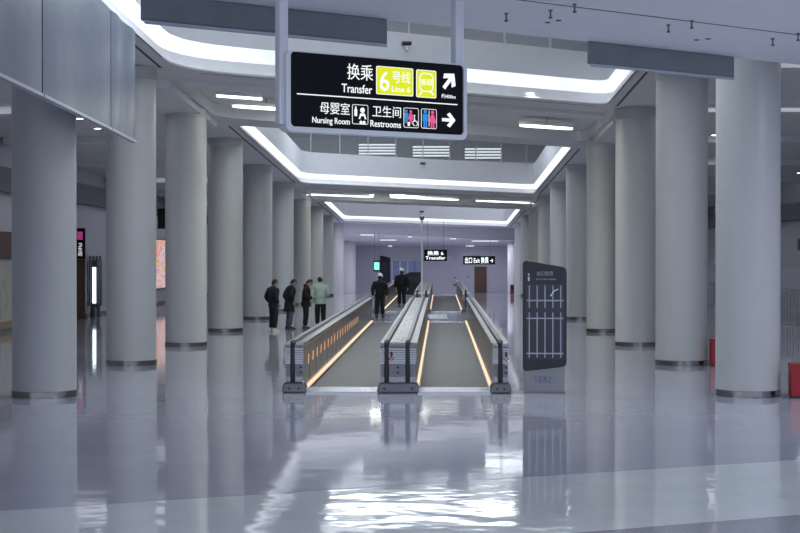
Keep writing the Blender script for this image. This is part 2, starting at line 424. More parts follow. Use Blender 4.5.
# frosted smoke curtains, upper left
def curtain(y0, y1, zb0, zb1, label):
    x = -6.12
    t = thing('smoke_curtain', label, 'curtain', (x, (y0+y1)/2, 0), 0, 'frosted curtains upper left')
    yc = (y0+y1)/2; n = 14; vs = []; fs = []
    for i in range(n+1):
        f = i/n; y = y0+(y1-y0)*f; dx = .025*math.sin(f*PI*3)
        zt = zc(y)-.03; zb = zb0+(zb1-zb0)*f
        vs += [(dx, y-yc, zb), (dx, y-yc, zt), (dx-.04, y-yc, zt), (dx-.04, y-yc, zb)]
    for i in range(n):
        for k in range(4):
            fs.append((i*4+k, (i+1)*4+k, (i+1)*4+(k+1) % 4, i*4+(k+1) % 4))
    fs += [(3, 2, 1, 0), (n*4, n*4+1, n*4+2, n*4+3)]
    MB().add(vs, fs).build('sheet', M['curtain'], t, smooth=True)
    MB().add([(.03, y0-yc, zb0-.05), (.03, y1-yc, zb1-.05), (-.07, y1-yc, zb1-.05), (-.07, y0-yc, zb0-.05), (.03, y0-yc, zb0), (.03, y1-yc, zb1), (-.07, y1-yc, zb1), (-.07, y0-yc, zb0)],
             [(0,3,2,1),(4,5,6,7),(0,1,5,4),(1,2,6,5),(2,3,7,6),(3,0,4,7)]).build('hem_bar', M['grey_paint'], t)
curtain(18.4, 22.93, 5.15, 5.05, 'frosted blue-grey smoke curtain, leftmost and nearest of the three')
curtain(23.0, 27.75, 5.05, 4.93, 'wide frosted blue-grey smoke curtain between the other two')
curtain(27.8, 30.0, 4.93, 4.86, 'narrow frosted blue-grey smoke curtain farthest right of the three')
struct(MB().prism([(-6.35, 15), (-6.2, 15), (-6.2, 30.2), (-6.35, 30.2)], 'z', 6.96, 7.06).build('trim_19', M['ceiling']))

# ------------------------------------------------------------------ upper storey seen through the wells
ZU = 11.2
struct(MB().box(-18, 16, 5, 112, ZU, ZU+.2).build('ceiling', M['upper_wall']))
struct(MB().box(-18.2, -18, 5, 112, 5, ZU).build('wall_left', M['fascia']))
struct(MB().box(16, 16.2, 5, 112, 5, ZU).build('wall_right', M['fascia']))
struct(MB().box(-18, 16, 111.8, 112, 5, ZU).build('wall_back', M['fascia']))
struct(MB().box(-18, 16, 4.8, 5, ZN+1.6, ZU).build('wall_front', M['upper_wall']))
def rail(i, v, label, hgt):
    a, b = XL-.9, XR+.9
    ya, yb = sk(v, a), sk(v, b)
    t = thing('glass_balustrade', label, 'railing', (a, ya, zc(ya)+RISE-.02), 0, 'upper storey glass railings')
    n = 10; L = b-a
    P = lambda f, h, d: (L*f, (yb-ya)*f+d, (zc(yb)-zc(ya))*f+h)
    for k in range(n):
        f0, f1 = k/n+.004, (k+1)/n-.004
        MB().add([P(f0,.0,0),P(f1,.0,0),P(f1,hgt,0),P(f0,hgt,0),P(f0,.0,.02),P(f1,.0,.02),P(f1,hgt,.02),P(f0,hgt,.02)],
                 [(0,3,2,1),(4,5,6,7),(0,1,5,4),(1,2,6,5),(2,3,7,6),(3,0,4,7)]).build('glass_panel', M['glass'], t)
    for k in range(n+1):
        p = P(k/n, 0, .05); MB().box(p[0]-.03, p[0]+.03, p[1]-.03, p[1]+.03, p[2], p[2]+hgt+.02).build('post', M['grey_paint'], t)
    MB().tube([P(0, hgt+.04, .03), P(1, hgt+.04, .03)], .035).build('handrail', M['steel'], t, smooth=True)
rail(0, 35.15, 'glass railing on the upper floor above the nearest ceiling opening', 1.1)
rail(1, 67.45, 'glass railing on the upper floor above the middle ceiling opening', 1.1)
rail(2, 99.6, 'glass railing over the farthest ceiling opening', .5) if False else None
# lit louvres on the far upper wall
for k, cx in enumerate([377, 431, 483]):
    Y = 111.7; x = (cx-440)*Y/1500; z = H+(253-(149+k*2.2))*Y/1500
    t = thing('louvre_light', ['left', 'middle', 'right'][k]+'most'*(k != 1)+' of the three lit louvre panels seen above the middle opening', 'light', (x, Y, z), 0, 'lit louvre panels upstairs')
    MB().box(-1.45, 1.45, -.10, 0, -.45, .45).build('frame', M['upper_wall'], t)
    for q in range(4):
        MB().box(-1.35, 1.35, -.16, -.10, -.40+q*.22, -.40+q*.22+.09).build('slat', M['louvre'], t)
# bright ceiling panels of the upper hall
for k, (x, y) in enumerate([(x, y) for y in (24, 36, 52, 66, 74, 82, 90) for x in (-4.6, -.8, 3.0)]):
    t = thing('upper_ceiling_light', 'upper storey ceiling light mirrored in the polished floor', 'light', (x, y, ZU), 0, 'upper storey ceiling lights')
    MB().box(-1.4, 1.4, -.45, .45, -.06, 0).build('frame', M['white'], t)
    MB().box(-1.3, 1.3, -.35, .35, -.075, -.06).build('diffuser', M['lamp_up'], t)

# ------------------------------------------------------------------ luminaires under the bays
def lens_light(px, py, lenpx, wid, label, group):
    h = 253-py; Y = (5.55+.05)/(h/1500+.036); s = 1500/Y; x = (px-440)/s; L = lenpx/s
    ang = math.atan(K*.96)
    z = zc(Y)+.05
    t = thing('ceiling_light', label, 'light', (x, Y, z), 0, group)
    Ls = L*math.sqrt(1+K*K)*1.0
    t.rotation_euler = (0, math.asin(.036*math.sin(ang)), ang)
    n = 16; up = []; 
    prof = []
    for i in range(n+1):
        f = i/n*2-1; w = wid*(1-abs(f)**5)**.5 if abs(f) < 1 else 0
        prof.append((f*Ls/2, w))
    pts = [(a, b+.02) for a, b in prof] + [(a, -b-.02) for a, b in reversed(prof)]
    MB().prism([(a*1.02, b*1.15) for a, b in pts], 'z', 0, .10).build('housing', M['white'], t)
    MB().prism(pts, 'z', -.06, 0).build('diffuser', M['lamp'], t)
    MB().tube([(0, 0, .08), (0, 0, .24)], .02).build('stem', M['steel'], t)
G1 = 'lens lights in the near ceiling bay'; G2 = 'tube lights in the far ceiling bay'
lens_light(266, 107, 62, .13, 'long lens light left of the hanging sign, lower one', G1)
lens_light(239, 96, 42, .035, 'thin lens light left of the hanging sign, upper one', G1)
lens_light(546, 126.5, 54, .14, 'lens light right of the hanging sign in the near ceiling bay', G1)
lens_light(339, 195, 65, .11, 'leftmost of the three tube lights past the middle opening', G2)
lens_light(425, 198, 66, .11, 'middle of the three tube lights past the middle opening', G2)
lens_light(506, 201.5, 60, .11, 'rightmost of the three tube lights past the middle opening', G2)

# ------------------------------------------------------------------ columns
def column(x, y, r, label, zb=0.0):
    t = thing('column', label, 'column', (x, y, 0), 0, 'round white columns')
    zt = zc(y)+.01
    if y < 29 and x > 0: zt = zc(y)
    MB().lathe([(r, zb+.10), (r, zt-.28), (r+.015, zt-.27), (r+.02, zt)], 0, 0, 64).build('shaft', M['column'], t, smooth=True)
    MB().lathe([(r+.012, zb+.002), (r+.012, zb+.115), (r, zb+.12)], 0, 0, 64).build('base_band', M['band'], t, smooth=True)
    return t
ordl = ['nearest', 'second', 'third', 'fourth', 'fifth', 'sixth', 'seventh', 'eighth', 'ninth', 'tenth', 'eleventh']
LC = [(-7.15, 27.1), (-7.15, 34.8), (-7.06, 41.8), (-7.07, 49.6), (-7.12, 58.8), (-7.08, 67), (-7.0, 75), (-7.0, 83), (-7.0, 91), (-6.9, 99), (-6.6, 108)]
RC = [(5.63, 27.6), (5.64, 35.2), (5.5, 42.3), (5.33, 49.6), (5.45, 58.9), (5.45, 67), (5.45, 75), (5.45, 83), (5.45, 91), (5.45, 99), (5.4, 108)]
for k, (x, y) in enumerate(LC):
    column(x-.045, y, .575, 'round white column, %s from the camera in the left row' % ordl[k] if k else 'round white column below the frosted curtains, nearest of the left row', -.25 if y < 100 and y > 94 else (-.40 if y > 100 else 0))
for k, (x, y) in enumerate(RC):
    column(x, y, [.58, .60, .57, .50, .52, .55, .55, .55, .55, .55, .55][k], 'round white column, %s from the camera in the right row' % ordl[k] if k else 'round white column beside the red box, nearest of the right row', -.25 if y < 100 and y > 94 else (-.40 if y > 100 else 0))

# ------------------------------------------------------------------ side aisles
struct(MB().box(-14.6, -14.4, 16, 112, -.1, 6.9).build('wall_left', M['wall']))
struct(MB().add([(-14.4,16,4.75),(-14.1,16,4.75),(-14.1,112,4.3),(-14.4,112,4.3),(-14.4,16,5.6),(-14.1,16,5.6),(-14.1,112,5.0),(-14.4,112,5.0)],
    [(0,3,2,1),(4,5,6,7),(0,1,5,4),(1,2,6,5),(2,3,7,6),(3,0,4,7)]).build('trim_20', M['wall_dark']))
struct(MB().box(-14.4, -14.37, 16, 93, 0, .12).build('baseboard_left', M['steel_dark']))
struct(MB().box(15.4, 15.6, 16, 112, -.1, 6.9).build('wall_right', M['wall']))
struct(MB().box(14.8, 15.4, 16, 112, 4.0, 4.7).build('trim_21', M['wall_dark']))
# cross ribs of the aisle ceilings
mb = MB()
for k in range(12):
    v = 26+k*7.6
    for x0, x1 in ((-14.3, -7.9), (6.3, 15.3)):
        a, b = v, v+.5
        mb.add([(x0,a,zc(a)-.22),(x1,a,zc(a)-.22),(x1,b,zc(b)-.22),(x0,b,zc(b)-.22),(x0,a,zc(a)+.01),(x1,a,zc(a)+.01),(x1,b,zc(b)+.01),(x0,b,zc(b)+.01)],
               [(0,3,2,1),(4,5,6,7),(0,1,5,4),(1,2,6,5),(2,3,7,6),(3,0,4,7)])
struct(mb.build('trim_22', M['ceiling']))

def downlight(x, y, label):
    z = zc(y)
    t = thing('downlight', label, 'light', (x, y, z), 0, 'aisle downlights')
    MB().lathe([(.14, -.03), (.14, .0)], 0, 0, 20).build('rim', M['white'], t)
    MB().lathe([(.10, -.036), (.10, -.03)], 0, 0, 20).build('lamp', M['lamp_small'], t)
dl = [(78, 117), (96, 127), (792, 69), (783, 178), (797, 173), (713, 135), (708, 292)]
def ceilpt(px, py):
    Y = 5.55/((253-py)/1500+.036); return ((px-440)*Y/1500, Y)
for k, (px, py) in enumerate(dl[:6]):
    x, y = ceilpt(px, py)
    downlight(x, y, ['small bright downlight behind the frosted curtains, left one', 'small bright downlight behind the frosted curtains, right one', 'small downlight in the upper right corner beside the column',
        'small downlight just right of the nearest right column', 'small downlight at the right picture edge', 'small downlight between the two nearest right columns'][k])

# left wall fittings
def wallx(px): return -14.4+0.0, 14.4*1500/(440-px)
t = thing('mural_panel', 'printed wall mural under a brown header at the left picture edge', 'mural', (-14.38, 51.5, 0))
MB().box(0, .05, -6.5, 2.0, .35, 2.35).build('print', M['mural'], t)
MB().box(0, .08, -6.6, 2.1, .12, .35).build('sill', mat('gold_sill', (.35, .27, .12), .5), t)
MB().box(0, .12, -6.6, 2.1, 2.42, 3.3).build('header', M['brown'], t)
t = thing('hanging_sign', 'black projecting sign with a pink square beside the left column', 'sign', (-14.0, 58.6, 3.5))
MB().box(-.38, .06, -.06, .06, -1.12, .08).build('panel', M['sign_black'], t, bevel=.01)
MB().box(-.24, -.02, -.075, -.06, -.38, -.06).build('pink_square', M['magenta_glow'], t)
text('lettering', '卫\n生\n间', .17, M['white_glow'], t, (-.12, -.066, -1.02), height=.5)
MB().box(-.4, -.36, -.04, .04, .08, .5).build('bracket', M['steel'], t)
t = thing('door_panel', 'narrow brown wooden panel below the black projecting sign', 'panel', (-14.1, 58.8, 0))
MB().box(-.28, .12, -.05, .05, 0, 2.35).build('leaf', M['brown'], t)
MB().box(-.30, .14, -.06, .06, 2.35, 2.40).build('cap', M['steel_dark'], t)
# totem
t = thing('light_totem', 'dark ribbed metal totem with a vertical light tube by the left wall', 'totem', (-14.1, 61, 0))
MB().lathe([(.20, 0), (.20, .42), (.17, .44)], 0, 0, 24).build('base', M['steel_dark'], t, smooth=True)
MB().prism([(-.27, -.12), (-.18, -.2), (.18, -.2), (.27, -.12), (.27, .12), (.18, .2), (-.18, .2), (-.27, .12)], 'z', .44, 2.3).build('body', M['steel_dark'], t, bevel=.02)
for q in range(4): MB().lathe([(.055, 2.3), (.055, 2.44), (.03, 2.48)], -.2+q*.135, 0, 12).build('top_knob', M['steel_dark'], t, smooth=True)
for q in (-.23, -.14, .16, .24): MB().tube([(q, -.2, .5), (q, -.2, 2.28)], .018).build('rib', M['steel'], t)
MB().box(-.06, .08, -.225, -.195, .55, 2.02).build('light_tube', M['tube'], t)
t = thing('advertising_lightbox', 'glowing orange and white poster lightbox on the left wall between columns', 'lightbox', (-14.38, 77, 0))
MB().box(0, .12, -2.4, 2.2, .72, 3.35).build('frame', M['steel'], t)
MB().box(.12, .13, -2.25, 2.05, .82, 3.25).build('poster', M['poster'], t)
t = thing('speaker', 'black loudspeaker box hanging high between the second and third left columns', 'speaker', (-13.8, 74, 3.8))
MB().box(-.15, .35, -.2, .2, 0, 1.0).build('cabinet', M['black'], t, bevel=.03)
MB().tube([(.1, 0, 1.0), (.1, 0, 1.65)], .02).build('rod', M['steel_dark'], t)

# right railing
t = thing('metal_railing', 'tall steel railing with glass top beyond the right columns', 'railing', (12.7, 46, 0))
for q in range(60): MB().box(-.018, .018, q*.5-.018, q*.5+.018, .08, 1.25).build('baluster', M['steel'], t)
MB().box(-.03, .03, -.05, 29.6, 1.25, 1.31).build('top_rail', M['steel'], t)
MB().box(-.03, .03, -.05, 29.6, .05, .10).build('bottom_rail', M['steel'], t)
for q in range(6): 
    MB().box(-.04, .04, q*5.9-.04, q*5.9+.04, 0, 2.1).build('post', M['steel'], t)
for q in range(5): MB().box(-.01, .01, q*5.9+.06, (q+1)*5.9-.06, 1.33, 2.03).build('glass_panel', M['glass'], t)
def redbox(x, y, label):
    t = thing('fire_extinguisher_box', label, 'box', (x, y, 0), 0, 'red extinguisher boxes')
    MB().box(-.14, .14, -.12, .12, .03, .60).build('body', M['red'], t, bevel=.012)
    MB().box(-.15, .15, -.13, .13, .58, .63).build('lid', M['red'], t, bevel=.01)
    MB().box(-.12, .12, -.11, .11, 0, .03).build('foot', M['black'], t)
redbox(6.42, 27.1, 'red box on the floor right of the nearest right column')
redbox(6.36, 34.7, 'red box seen between the two nearest right columns')
t = thing('steel_post', 'slim pale post with dark foot at the right picture edge', 'post', (5.49, 22.8, 0))
MB().lathe([(.035, .12), (.035, 3.35)], 0, 0, 16).build('pole', M['white'], t, smooth=True)
MB().lathe([(.05, 0), (.05, .12), (.04, .13)], 0, 0, 16).build('foot', M['black'], t, smooth=True)
MB().lathe([(.05, 3.35), (.05, 3.40)], 0, 0, 16).build('cap', M['steel'], t, smooth=True)
t = thing('wall_speaker', 'black box high on the right wall beyond the railing', 'speaker', (15.2, 63, 2.7))
MB().box(-.2, .2, -.4, .4, 0, .5).build('cabinet', M['black'], t, bevel=.03)
MB().box(.1, .2, -.05, .05, .5, .62).build('bracket', M['steel_dark'], t)

# ------------------------------------------------------------------ far end
YE = 112
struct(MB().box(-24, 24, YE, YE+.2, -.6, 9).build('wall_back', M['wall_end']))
ZE = lambda x, y: 4.05-(y-98)*.066
struct(plate('ceiling', [Vector((-14.4, 98.2)), Vector((-8, 98.2)), Vector((6, 106.6)), Vector((15.4, 106.6)), Vector((15.4, YE)), Vector((-14.4, YE))], [], ZE, M['ceiling'], .05))
mb = MB()
for (xa, ya), (xb, yb) in (((-14.4, 98.2), (-8, 98.2)), ((-8, 98.2), (6, 106.6)), ((6, 106.6), (15.4, 106.6))):
    mb.add([(xa, ya, ZE(0, ya)-.02), (xb, yb, ZE(0, yb)-.02), (xb, yb+.2, ZE(0, yb)-.02), (xa, ya+.2, ZE(0, ya)-.02), (xa, ya, 9), (xb, yb, 9), (xb, yb+.2, 9), (xa, ya+.2, 9)],
           [(0,3,2,1),(4,5,6,7),(0,1,5,4),(1,2,6,5),(2,3,7,6),(3,0,4,7)])
struct(mb.build('trim_23', M['ceiling']))
def wp(px, py, Y): return ((px-440)*Y/1500, H+(253-py)*Y/1500)
t = bpy.data.objects.new('door_1', None); COL.objects.link(t); t.location = ((480.5-440)*YE/1500, YE-.01, -.37); struct(t)
MB().box(-.42, .42, -.06, 0, 0, 1.93).build('leaf', M['door'], t)
MB().box(-.47, -.42, -.08, 0, 0, 1.98).build('jamb', M['steel_dark'], t); MB().box(.42, .47, -.08, 0, 0, 1.98).build('jamb', M['steel_dark'], t)
MB().box(-.47, .47, -.08, 0, 1.93, 1.98).build('head', M['steel_dark'], t)
MB().sphere((-.33, -.09, .95), .03).build('handle', M['steel'], t)
for k, px in enumerate([396, 404, 411.5, 418.5]):
    x, z0 = wp(px, 286, YE); _, z1 = wp(px, 261, YE)
    t = bpy.data.objects.new('window_%d' % (k+1), None); COL.objects.link(t); t.location = (x, YE-.01, z0); struct(t)
    MB().box(-.24, .24, -.05, 0, 0, z1-z0).build('pane', M['blue_glass'], t)
    for s in (-1, 1): MB().box(s*.26-.02, s*.26+.02, -.07, 0, 0, z1-z0).build('frame', M['wall'], t)
for k, (px, py, w, h) in enumerate([(455, 277.5, .16, .10), (455.5, 285, .32, .16), (468, 277, .14, .08)]):
    x, z = wp(px, py, YE)
    t = tag(MB().box(x-w/2, x+w/2, YE-.05, YE, z-h/2, z+h/2).build('notice_plate', mat('dull_plate', (.20, .07, .11), .5) if k != 2 else M['violet']), ['small dull red plate on the far wall, upper one', 'wider dull red plate on the far wall, below the small one', 'tiny violet plate on the far wall left of the brown door'][k], 'plate')
def lit_sign(px0, px1, py0, py1, Y, label, m, name='hanging_sign', txt=None, rods=True, ext=None, twin=None):
    x0, z1 = wp(px0, py0, Y); x1, z0 = wp(px1, py1, Y)
    t = thing(name, label, 'sign', ((x0+x1)/2, Y, z0)); w = (x1-x0)/2; h = z1-z0
    MB().box(-w, w, -.06, .06, 0, h).build('panel', M['sign_black'], t, bevel=.01)
    if txt: text('lettering', txt, h*.5, m, t, (0, -.066, h*.13), width=w*1.75, height=h*.74)
    if ext: MB().box(*ext(w, h)).build('lit_face', m, t)
    if rods:
        top = (zc(Y) if Y < 98 else ZE(0, Y))-z0
        for s in (-.7, .7): MB().tube([(s*w, 0, h), (s*w, 0, top)], .011).build('rod', M['steel_dark'], t)
    return t
lit_sign(463, 495, 256, 264.5, 105, 'long black hanging sign with white lettering over the brown door', M['sign_bright'], txt='出口 Exit 换乘 →')
lit_sign(424, 447, 249.5, 261, 96, 'small bright hanging sign right of the thin camera pole', M['sign_bright'], txt='换乘 6\nTransfer')
t = lit_sign(373.5, 380, 260.5, 271.5, 99, 'small green lit exit sign left of the tall dark board', M['green_glow'], ext=lambda w, h: (-w*.8, w*.8, -.075, -.06, h*.15, h*.85))
# purple lit doorway lamps near the end
for k, (px, py, w) in enumerate([(367, 230, 13), (388, 239, 16), (410, 234, 4), (390, 249, 4), (453, 235, 6), (485, 240, 26), (470, 246, 8)]):
    Y = (4.05-H+98*.066)/(max(253-py, 3)/1500+.066); Y = min(max(Y, 99.5), 111); 
    if (px-440)*Y/1500 > -6: Y = max(Y, 98.6+.6*((px-440)*Y/1500+8))
    zc_ = ZE(0, Y)-.03
    z = zc_ - .12; x = (px-440)*Y/1500; L = w*Y/1500
    t = thing('end_ceiling_light', ['white light strip at the left start of the far low ceiling', 'long white strip above the green exit sign', 'tiny spot left of the camera pole', 'tiny bright spot over the white helmets',
        'square light above the small bright hanging sign', 'long pale strip above the black sign and door', 'small strip left above the long black sign'][k], 'light', (x, Y, z), 0, 'lights in the far low ceiling')
    MB().box(-L/2, L/2, -.30, .30, .05, .10).build('diffuser', M['lamp_end'], t)
    MB().box(-L/2-.03, L/2+.03, -.33, .33, .10, .16).build('housing', M['white'], t)
t = thing('fire_cabinet', 'small dark red cabinet low on the far right column', 'cabinet', ((512-440)*94/1500, 94, 0))
MB().box(-.12, .12, -.1, .1, .0, .62).build('body', M['red_dark'], t, bevel=.01)
MB().box(-.09, .09, -.115, -.1, .3, .5).build('window', M['black'], t)
# dark cabinet near end of the far walkway
t = thing('dark_cabinet', 'low dark cabinet at the far end of the left walkway', 'cabinet', (-1.62, 93.8, 0))
MB().prism([(-.55, 0), (.52, 0), (.52, 1.25), (.44, 1.40), (-.2, 1.44), (-.55, 1.28)], 'y', -.25, .25).build('body', M['board'], t, bevel=.02)
MB().box(-.4, .4, -.27, -.25, .75, 1.15).build('screen', M['board_inner'], t)
MB().box(-.45, .45, -.2, .2, -.02, .0).build('foot', M['steel_dark'], t)

# ------------------------------------------------------------------ info boards
def info_board(x, y, rz, label, detail=True):
    t = thing('information_board', label, 'board', (x, y, 0), rz, 'dark information boards')
    w = .40
    def rr(pts, r):
        out = []
        n = len(pts)
        for i in range(n):
            p = Vector(pts[i]); a = (Vector(pts[i-1])-p).normalized(); b = (Vector(pts[(i+1) % n])-p).normalized()
            for k in range(6):
                u = k/5; out.append(tuple(p+a*r*(1-u)**2+b*r*u**2))
        return out
    MB().prism([(-.38, 0), (.36, 0), (.36, .52), (-.38, .52)], 'y', -.09, .09).build('pedestal', M['board_base'], t, bevel=.01)
    MB().box(-.40, .38, -.11, .11, 0, .025).build('foot_plate', M['steel_dark'], t)
    MB().prism(rr([(-.41, .40), (.40, .50), (.40, 2.33), (-.41, 2.47)], .09), 'y', -.12, .12).build('panel', M['board'], t, bevel=.012)
    MB().box(-.35, .35, -.124, -.119, .63, 2.02).build('screen', M['board_inner'], t)
    if detail:
        for q in range(5):
            u = -.29+q*.145; MB().box(u-.010, u+.010, -.130, -.124, .66, 1.50).build('map_line', M['board_line'], t); MB().box(u-.010, u+.010, -.130, -.124, 1.58, 2.00).build('map_line', M['board_line'], t)
        for z in (.74, 1.39, 1.72): MB().box(-.34, .34, -.131, -.125, z-.012, z+.012).build('map_line', M['board_line'], t)
        text('heading', '出口信息', .12, M['board_line'], t, (.0, -.124, 2.18), width=.30, height=.085)
        text('subheading', 'Exit Information', .05, M['board_line'], t, (.02, -.124, 2.10), width=.36, height=.035)
        MB().box(-.315, -.285, -.128, -.12, 2.08, 2.16).build('symbol', M['white'], t); MB().sphere((-.30, -.124, 2.20), .018, sy=.2).build('symbol', M['white'], t)
        MB().tube([(.10, -.13, 1.80), (.17, -.13, 1.9), (.24, -.13, 1.93)], .012).build('symbol', M['white'], t)
        lg = MB()
        for q in range(3):
            lg.tube([(-.13+q*.09+.055*math.cos(a*PI/6), -.094, .27+.035*math.sin(a*PI/6)) for a in range(13)], .006, 5)
        lg.box(-.15, .15, -.097, -.09, .20, .212)
        lab(lg.build('emblem', M['violet'], t), 'violet emblem of linked curves')
    return t
info_board(1.95, 27.95, -.05, 'dark information board on grey pedestal right of the moving walkways')
info_board(-3.22, 88, .25, 'dark tall information board far down the left walkway behind the helmeted people', False).scale = (.74, 1, 1)

# ------------------------------------------------------------------ moving walkways
def handrail_path(x, y0, y1, z, r=.10, zb=.12):
    p = [(x, y0, zb), (x, y0-.03, .4), (x, y0-.03, z-.2)]
    for k in range(1, 6):
        a = k/6*PI/2; p.append((x, y0-.03+r*(1-math.cos(a)), z-.2+.2*math.sin(a)))
    p.append((x, y0+.2, z)); p.append((x, y1-.2, z))
    for k in range(1, 6):
        a = (1-k/6)*PI/2; p.append((x, y1+.03-r*(1-math.cos(a)), z-.2+.2*math.sin(a)))
    p += [(x, y1+.03, z-.2), (x, y1+.03, .4), (x, y1, zb)]
    return p
def balustrade(t, x0, x1, y0, y1, label, rails, lit, marks=False, icon=None, holes=False):
    z1 = .90
    prof = [(y0, .0), (y1, .0), (y1, z1-.2), (y1-.06, z1-.06), (y1-.2, z1), (y0+.2, z1), (y0+.06, z1-.06), (y0, z1-.2)]
    b = MB().prism(prof, 'x', x0+.03, x1-.03).build('balustrade', M['steel_panel'], t, bevel=.008)
    lab(b, label)
    # top deck with rim
    MB().prism([(x0+.01, z1), (x0+.01, z1+.02), (x1-.01, z1+.02), (x1-.01, z1)], 'y', y0+.18, y1-.18).build('top_deck', M['deck'], b)
    # newel cap: ribbed shiny steel on upper half, dark lower panel, rounded plinth
    for (ye, sg) in ((y0, -1), (y1, 1)):
        cap = MB()
        for q in range(7):
            za = .54+q*.042
            cap.prism([(ye, za), (ye+sg*.035, za+.004), (ye+sg*.035, za+.034), (ye, za+.038)], 'x', x0+.02, x1-.02)
        cap.prism([(ye, z1-.06), (ye+sg*.03, z1-.075), (ye+sg*.01, z1-.01), (ye-sg*.12, z1+.03), (ye-sg*.2, z1+.02)], 'x', x0+.02, x1-.02)
        cap.build('end_cap', M['steel'], b)
        MB().prism([(ye, .30), (ye+sg*.02, .30), (ye+sg*.02, .54), (ye, .54)], 'x', x0+.04, x1-.04).build('end_panel', M['steel_dark'], b)
        pl = MB().prism([(x0-.03, 0), (x1+.03, 0), (x1+.03, .10), (x1-.01, .20), (x0+.01, .20), (x0-.03, .10)], 'y', min(ye-sg*.3, ye+sg*.12), max(ye-sg*.3, ye+sg*.12)).build('plinth', M['steel_dark'], b, bevel=.03)
        if sg == -1:
            for u in (x0+.1, x1-.1):
                MB().box(u-.02, u+.02, ye-.135, ye-.118, .07, .11).build('stud', M['black'], b)
            for zz in (.36, .46): MB().box((x0+x1)/2+.02-.05 if x1-x0 > .5 else x1-.09, ((x0+x1)/2+.02 if x1-x0 > .5 else x1-.04), ye-.026, ye-.018, zz, zz+.035).build('button', M['black'], b)
    for rx in rails:
        MB().tube(handrail_path(rx, y0, y1, z1+.06), .04, 10, w=.045, h=.028).build('handrail', M['rubber'], b, smooth=True)
        MB().box(rx-.02, rx+.02, y0+.2, y1-.2, z1+.02, z1+.04).build('rail_guide', M['steel'], b)
    for sx in lit:
        MB().box(min(sx, sx+0), sx+.001, y0+.02, y0+.03, .02, .03)
        s = 1 if abs(sx-x1) < abs(sx-x0) else -1
        xa, xb = sorted((sx-s*.03, sx+s*.045))
        MB().box(xa, xb, y0-.02, y1+.02, 0, .055).build('skirt', M['steel'], b)
        xa, xb = sorted((sx-s*.03, sx+s*.018))
        MB().box(xa, xb, y0+.02, y1-.02, .055, .086).build('skirt_light', M['warm'], b)
        # panel joints
        n = int((y1-y0)/1.5)
        for q in range(1, n): MB().box(sx-s*.031, sx-s*.027, y0+q*1.5-.008, y0+q*1.5+.008, .12, z1-.02).build('panel_joint', M['slot'], b)
        MB().box(*(sorted((sx-s*.032, sx-s*.02))), y0+.3, y1-.3, z1-.06, z1-.03).build('moulding', M['steel'], b)
    if marks:  # glowing amber strokes imitate reflections on the inner panel
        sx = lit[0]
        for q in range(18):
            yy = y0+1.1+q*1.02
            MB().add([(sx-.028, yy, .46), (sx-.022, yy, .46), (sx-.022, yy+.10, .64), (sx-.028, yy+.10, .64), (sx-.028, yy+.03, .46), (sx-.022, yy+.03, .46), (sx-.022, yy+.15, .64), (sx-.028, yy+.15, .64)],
                     [(0,1,2,3),(4,7,6,5),(0,4,5,1),(1,5,6,2),(2,6,7,3),(3,7,4,0)]).build('amber_reflection', M['amber'], b)
    if icon is not None:
        ic = MB().sphere((icon, y0-.045, .655), .05, sy=.15, n=16); 
        lab(ic.build('warning_symbol', M['red'], b), 'red round prohibition symbol')
        MB().sphere((icon, y0-.05, .74), .028, sy=.2).build('warning_symbol', M['black'], b)
        MB().tube([(icon-.05, y0-.053, .70), (icon, y0-.053, .62), (icon+.05, y0-.053, .70)], .010, 6).build('warning_symbol', M['white'], b)
    if holes:
        h = MB(); cx = (x0+x1)/2
        n = int((y1-y0-.8)/.5)
        for q in range(n):
            yy = y0+.4+q*.5
            if q % 6 in (0, 1, 2, 3): h.lathe([(.034, z1+.021), (.034, z1+.0245)], cx-.05+.1*(q % 2), yy, 8)
        h.build('deck_bolts', M['slot'], b)
        MB().box(cx-.22, cx-.215, y0+.2, y1-.2, z1+.02, z1+.026).build('deck_joint', M['steel_dark'], b)
        MB().box(cx+.215, cx+.22, y0+.2, y1-.2, z1+.02, z1+.026).build('deck_joint', M['steel_dark'], b)
    return b
def walkway(y0, y1, label, near):
    t = thing('moving_walkway', label, 'walkway', (0, 0, 0), 0, 'twin moving walkways')
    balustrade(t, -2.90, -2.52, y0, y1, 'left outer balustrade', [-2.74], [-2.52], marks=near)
    balustrade(t, -1.13, -.42, y0, y1, 'wide centre balustrade between both belts', [-.99, -.60], [-1.13, -.42], icon=-.90 if near else None, holes=True)
    balustrade(t, .96, 1.29, y0, y1, 'right outer balustrade', [1.12], [.96], icon=1.225 if near else None)
    for (a, b, l) in ((-2.46, -1.18, 'left'), (-.40, .92, 'right')):
        lab(MB().box(a, b, y0+.9, y1-.9, .0, .022).build('belt', M['belt'], t), l+' grey ribbed belt')
        for ya, yb in ((y0-.1, y0+.9), (y1-.9, y1+.1)):
            MB().box(a-.02, b+.02, ya, yb, .0, .03).build('comb_plate', M['plate'], t)
    return t
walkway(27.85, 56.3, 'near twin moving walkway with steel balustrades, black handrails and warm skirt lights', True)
walkway(65.2, 91.5, 'far twin moving walkway continuing beyond the landing', False)
# sticker on the landing
t = thing('floor_sticker', 'white lettered sticker on the landing between the walkways', 'sticker', (-.1, 61.2, .003))
MB().box(-.42, .40, -2.2, 2.2, 0, .002).build('film', mat('sticker_film', (.35, .37, .42), .4), t)
text('lettering', '小心', 1.5, M['white'], t, (0, -2.0, .0035), rot=(0, 0, 0), width=.7, height=1.9, ext=.001)
text('lettering', '脚下', 1.5, M['white'], t, (0, .15, .0035), rot=(0, 0, 0), width=.7, height=1.9, ext=.001)
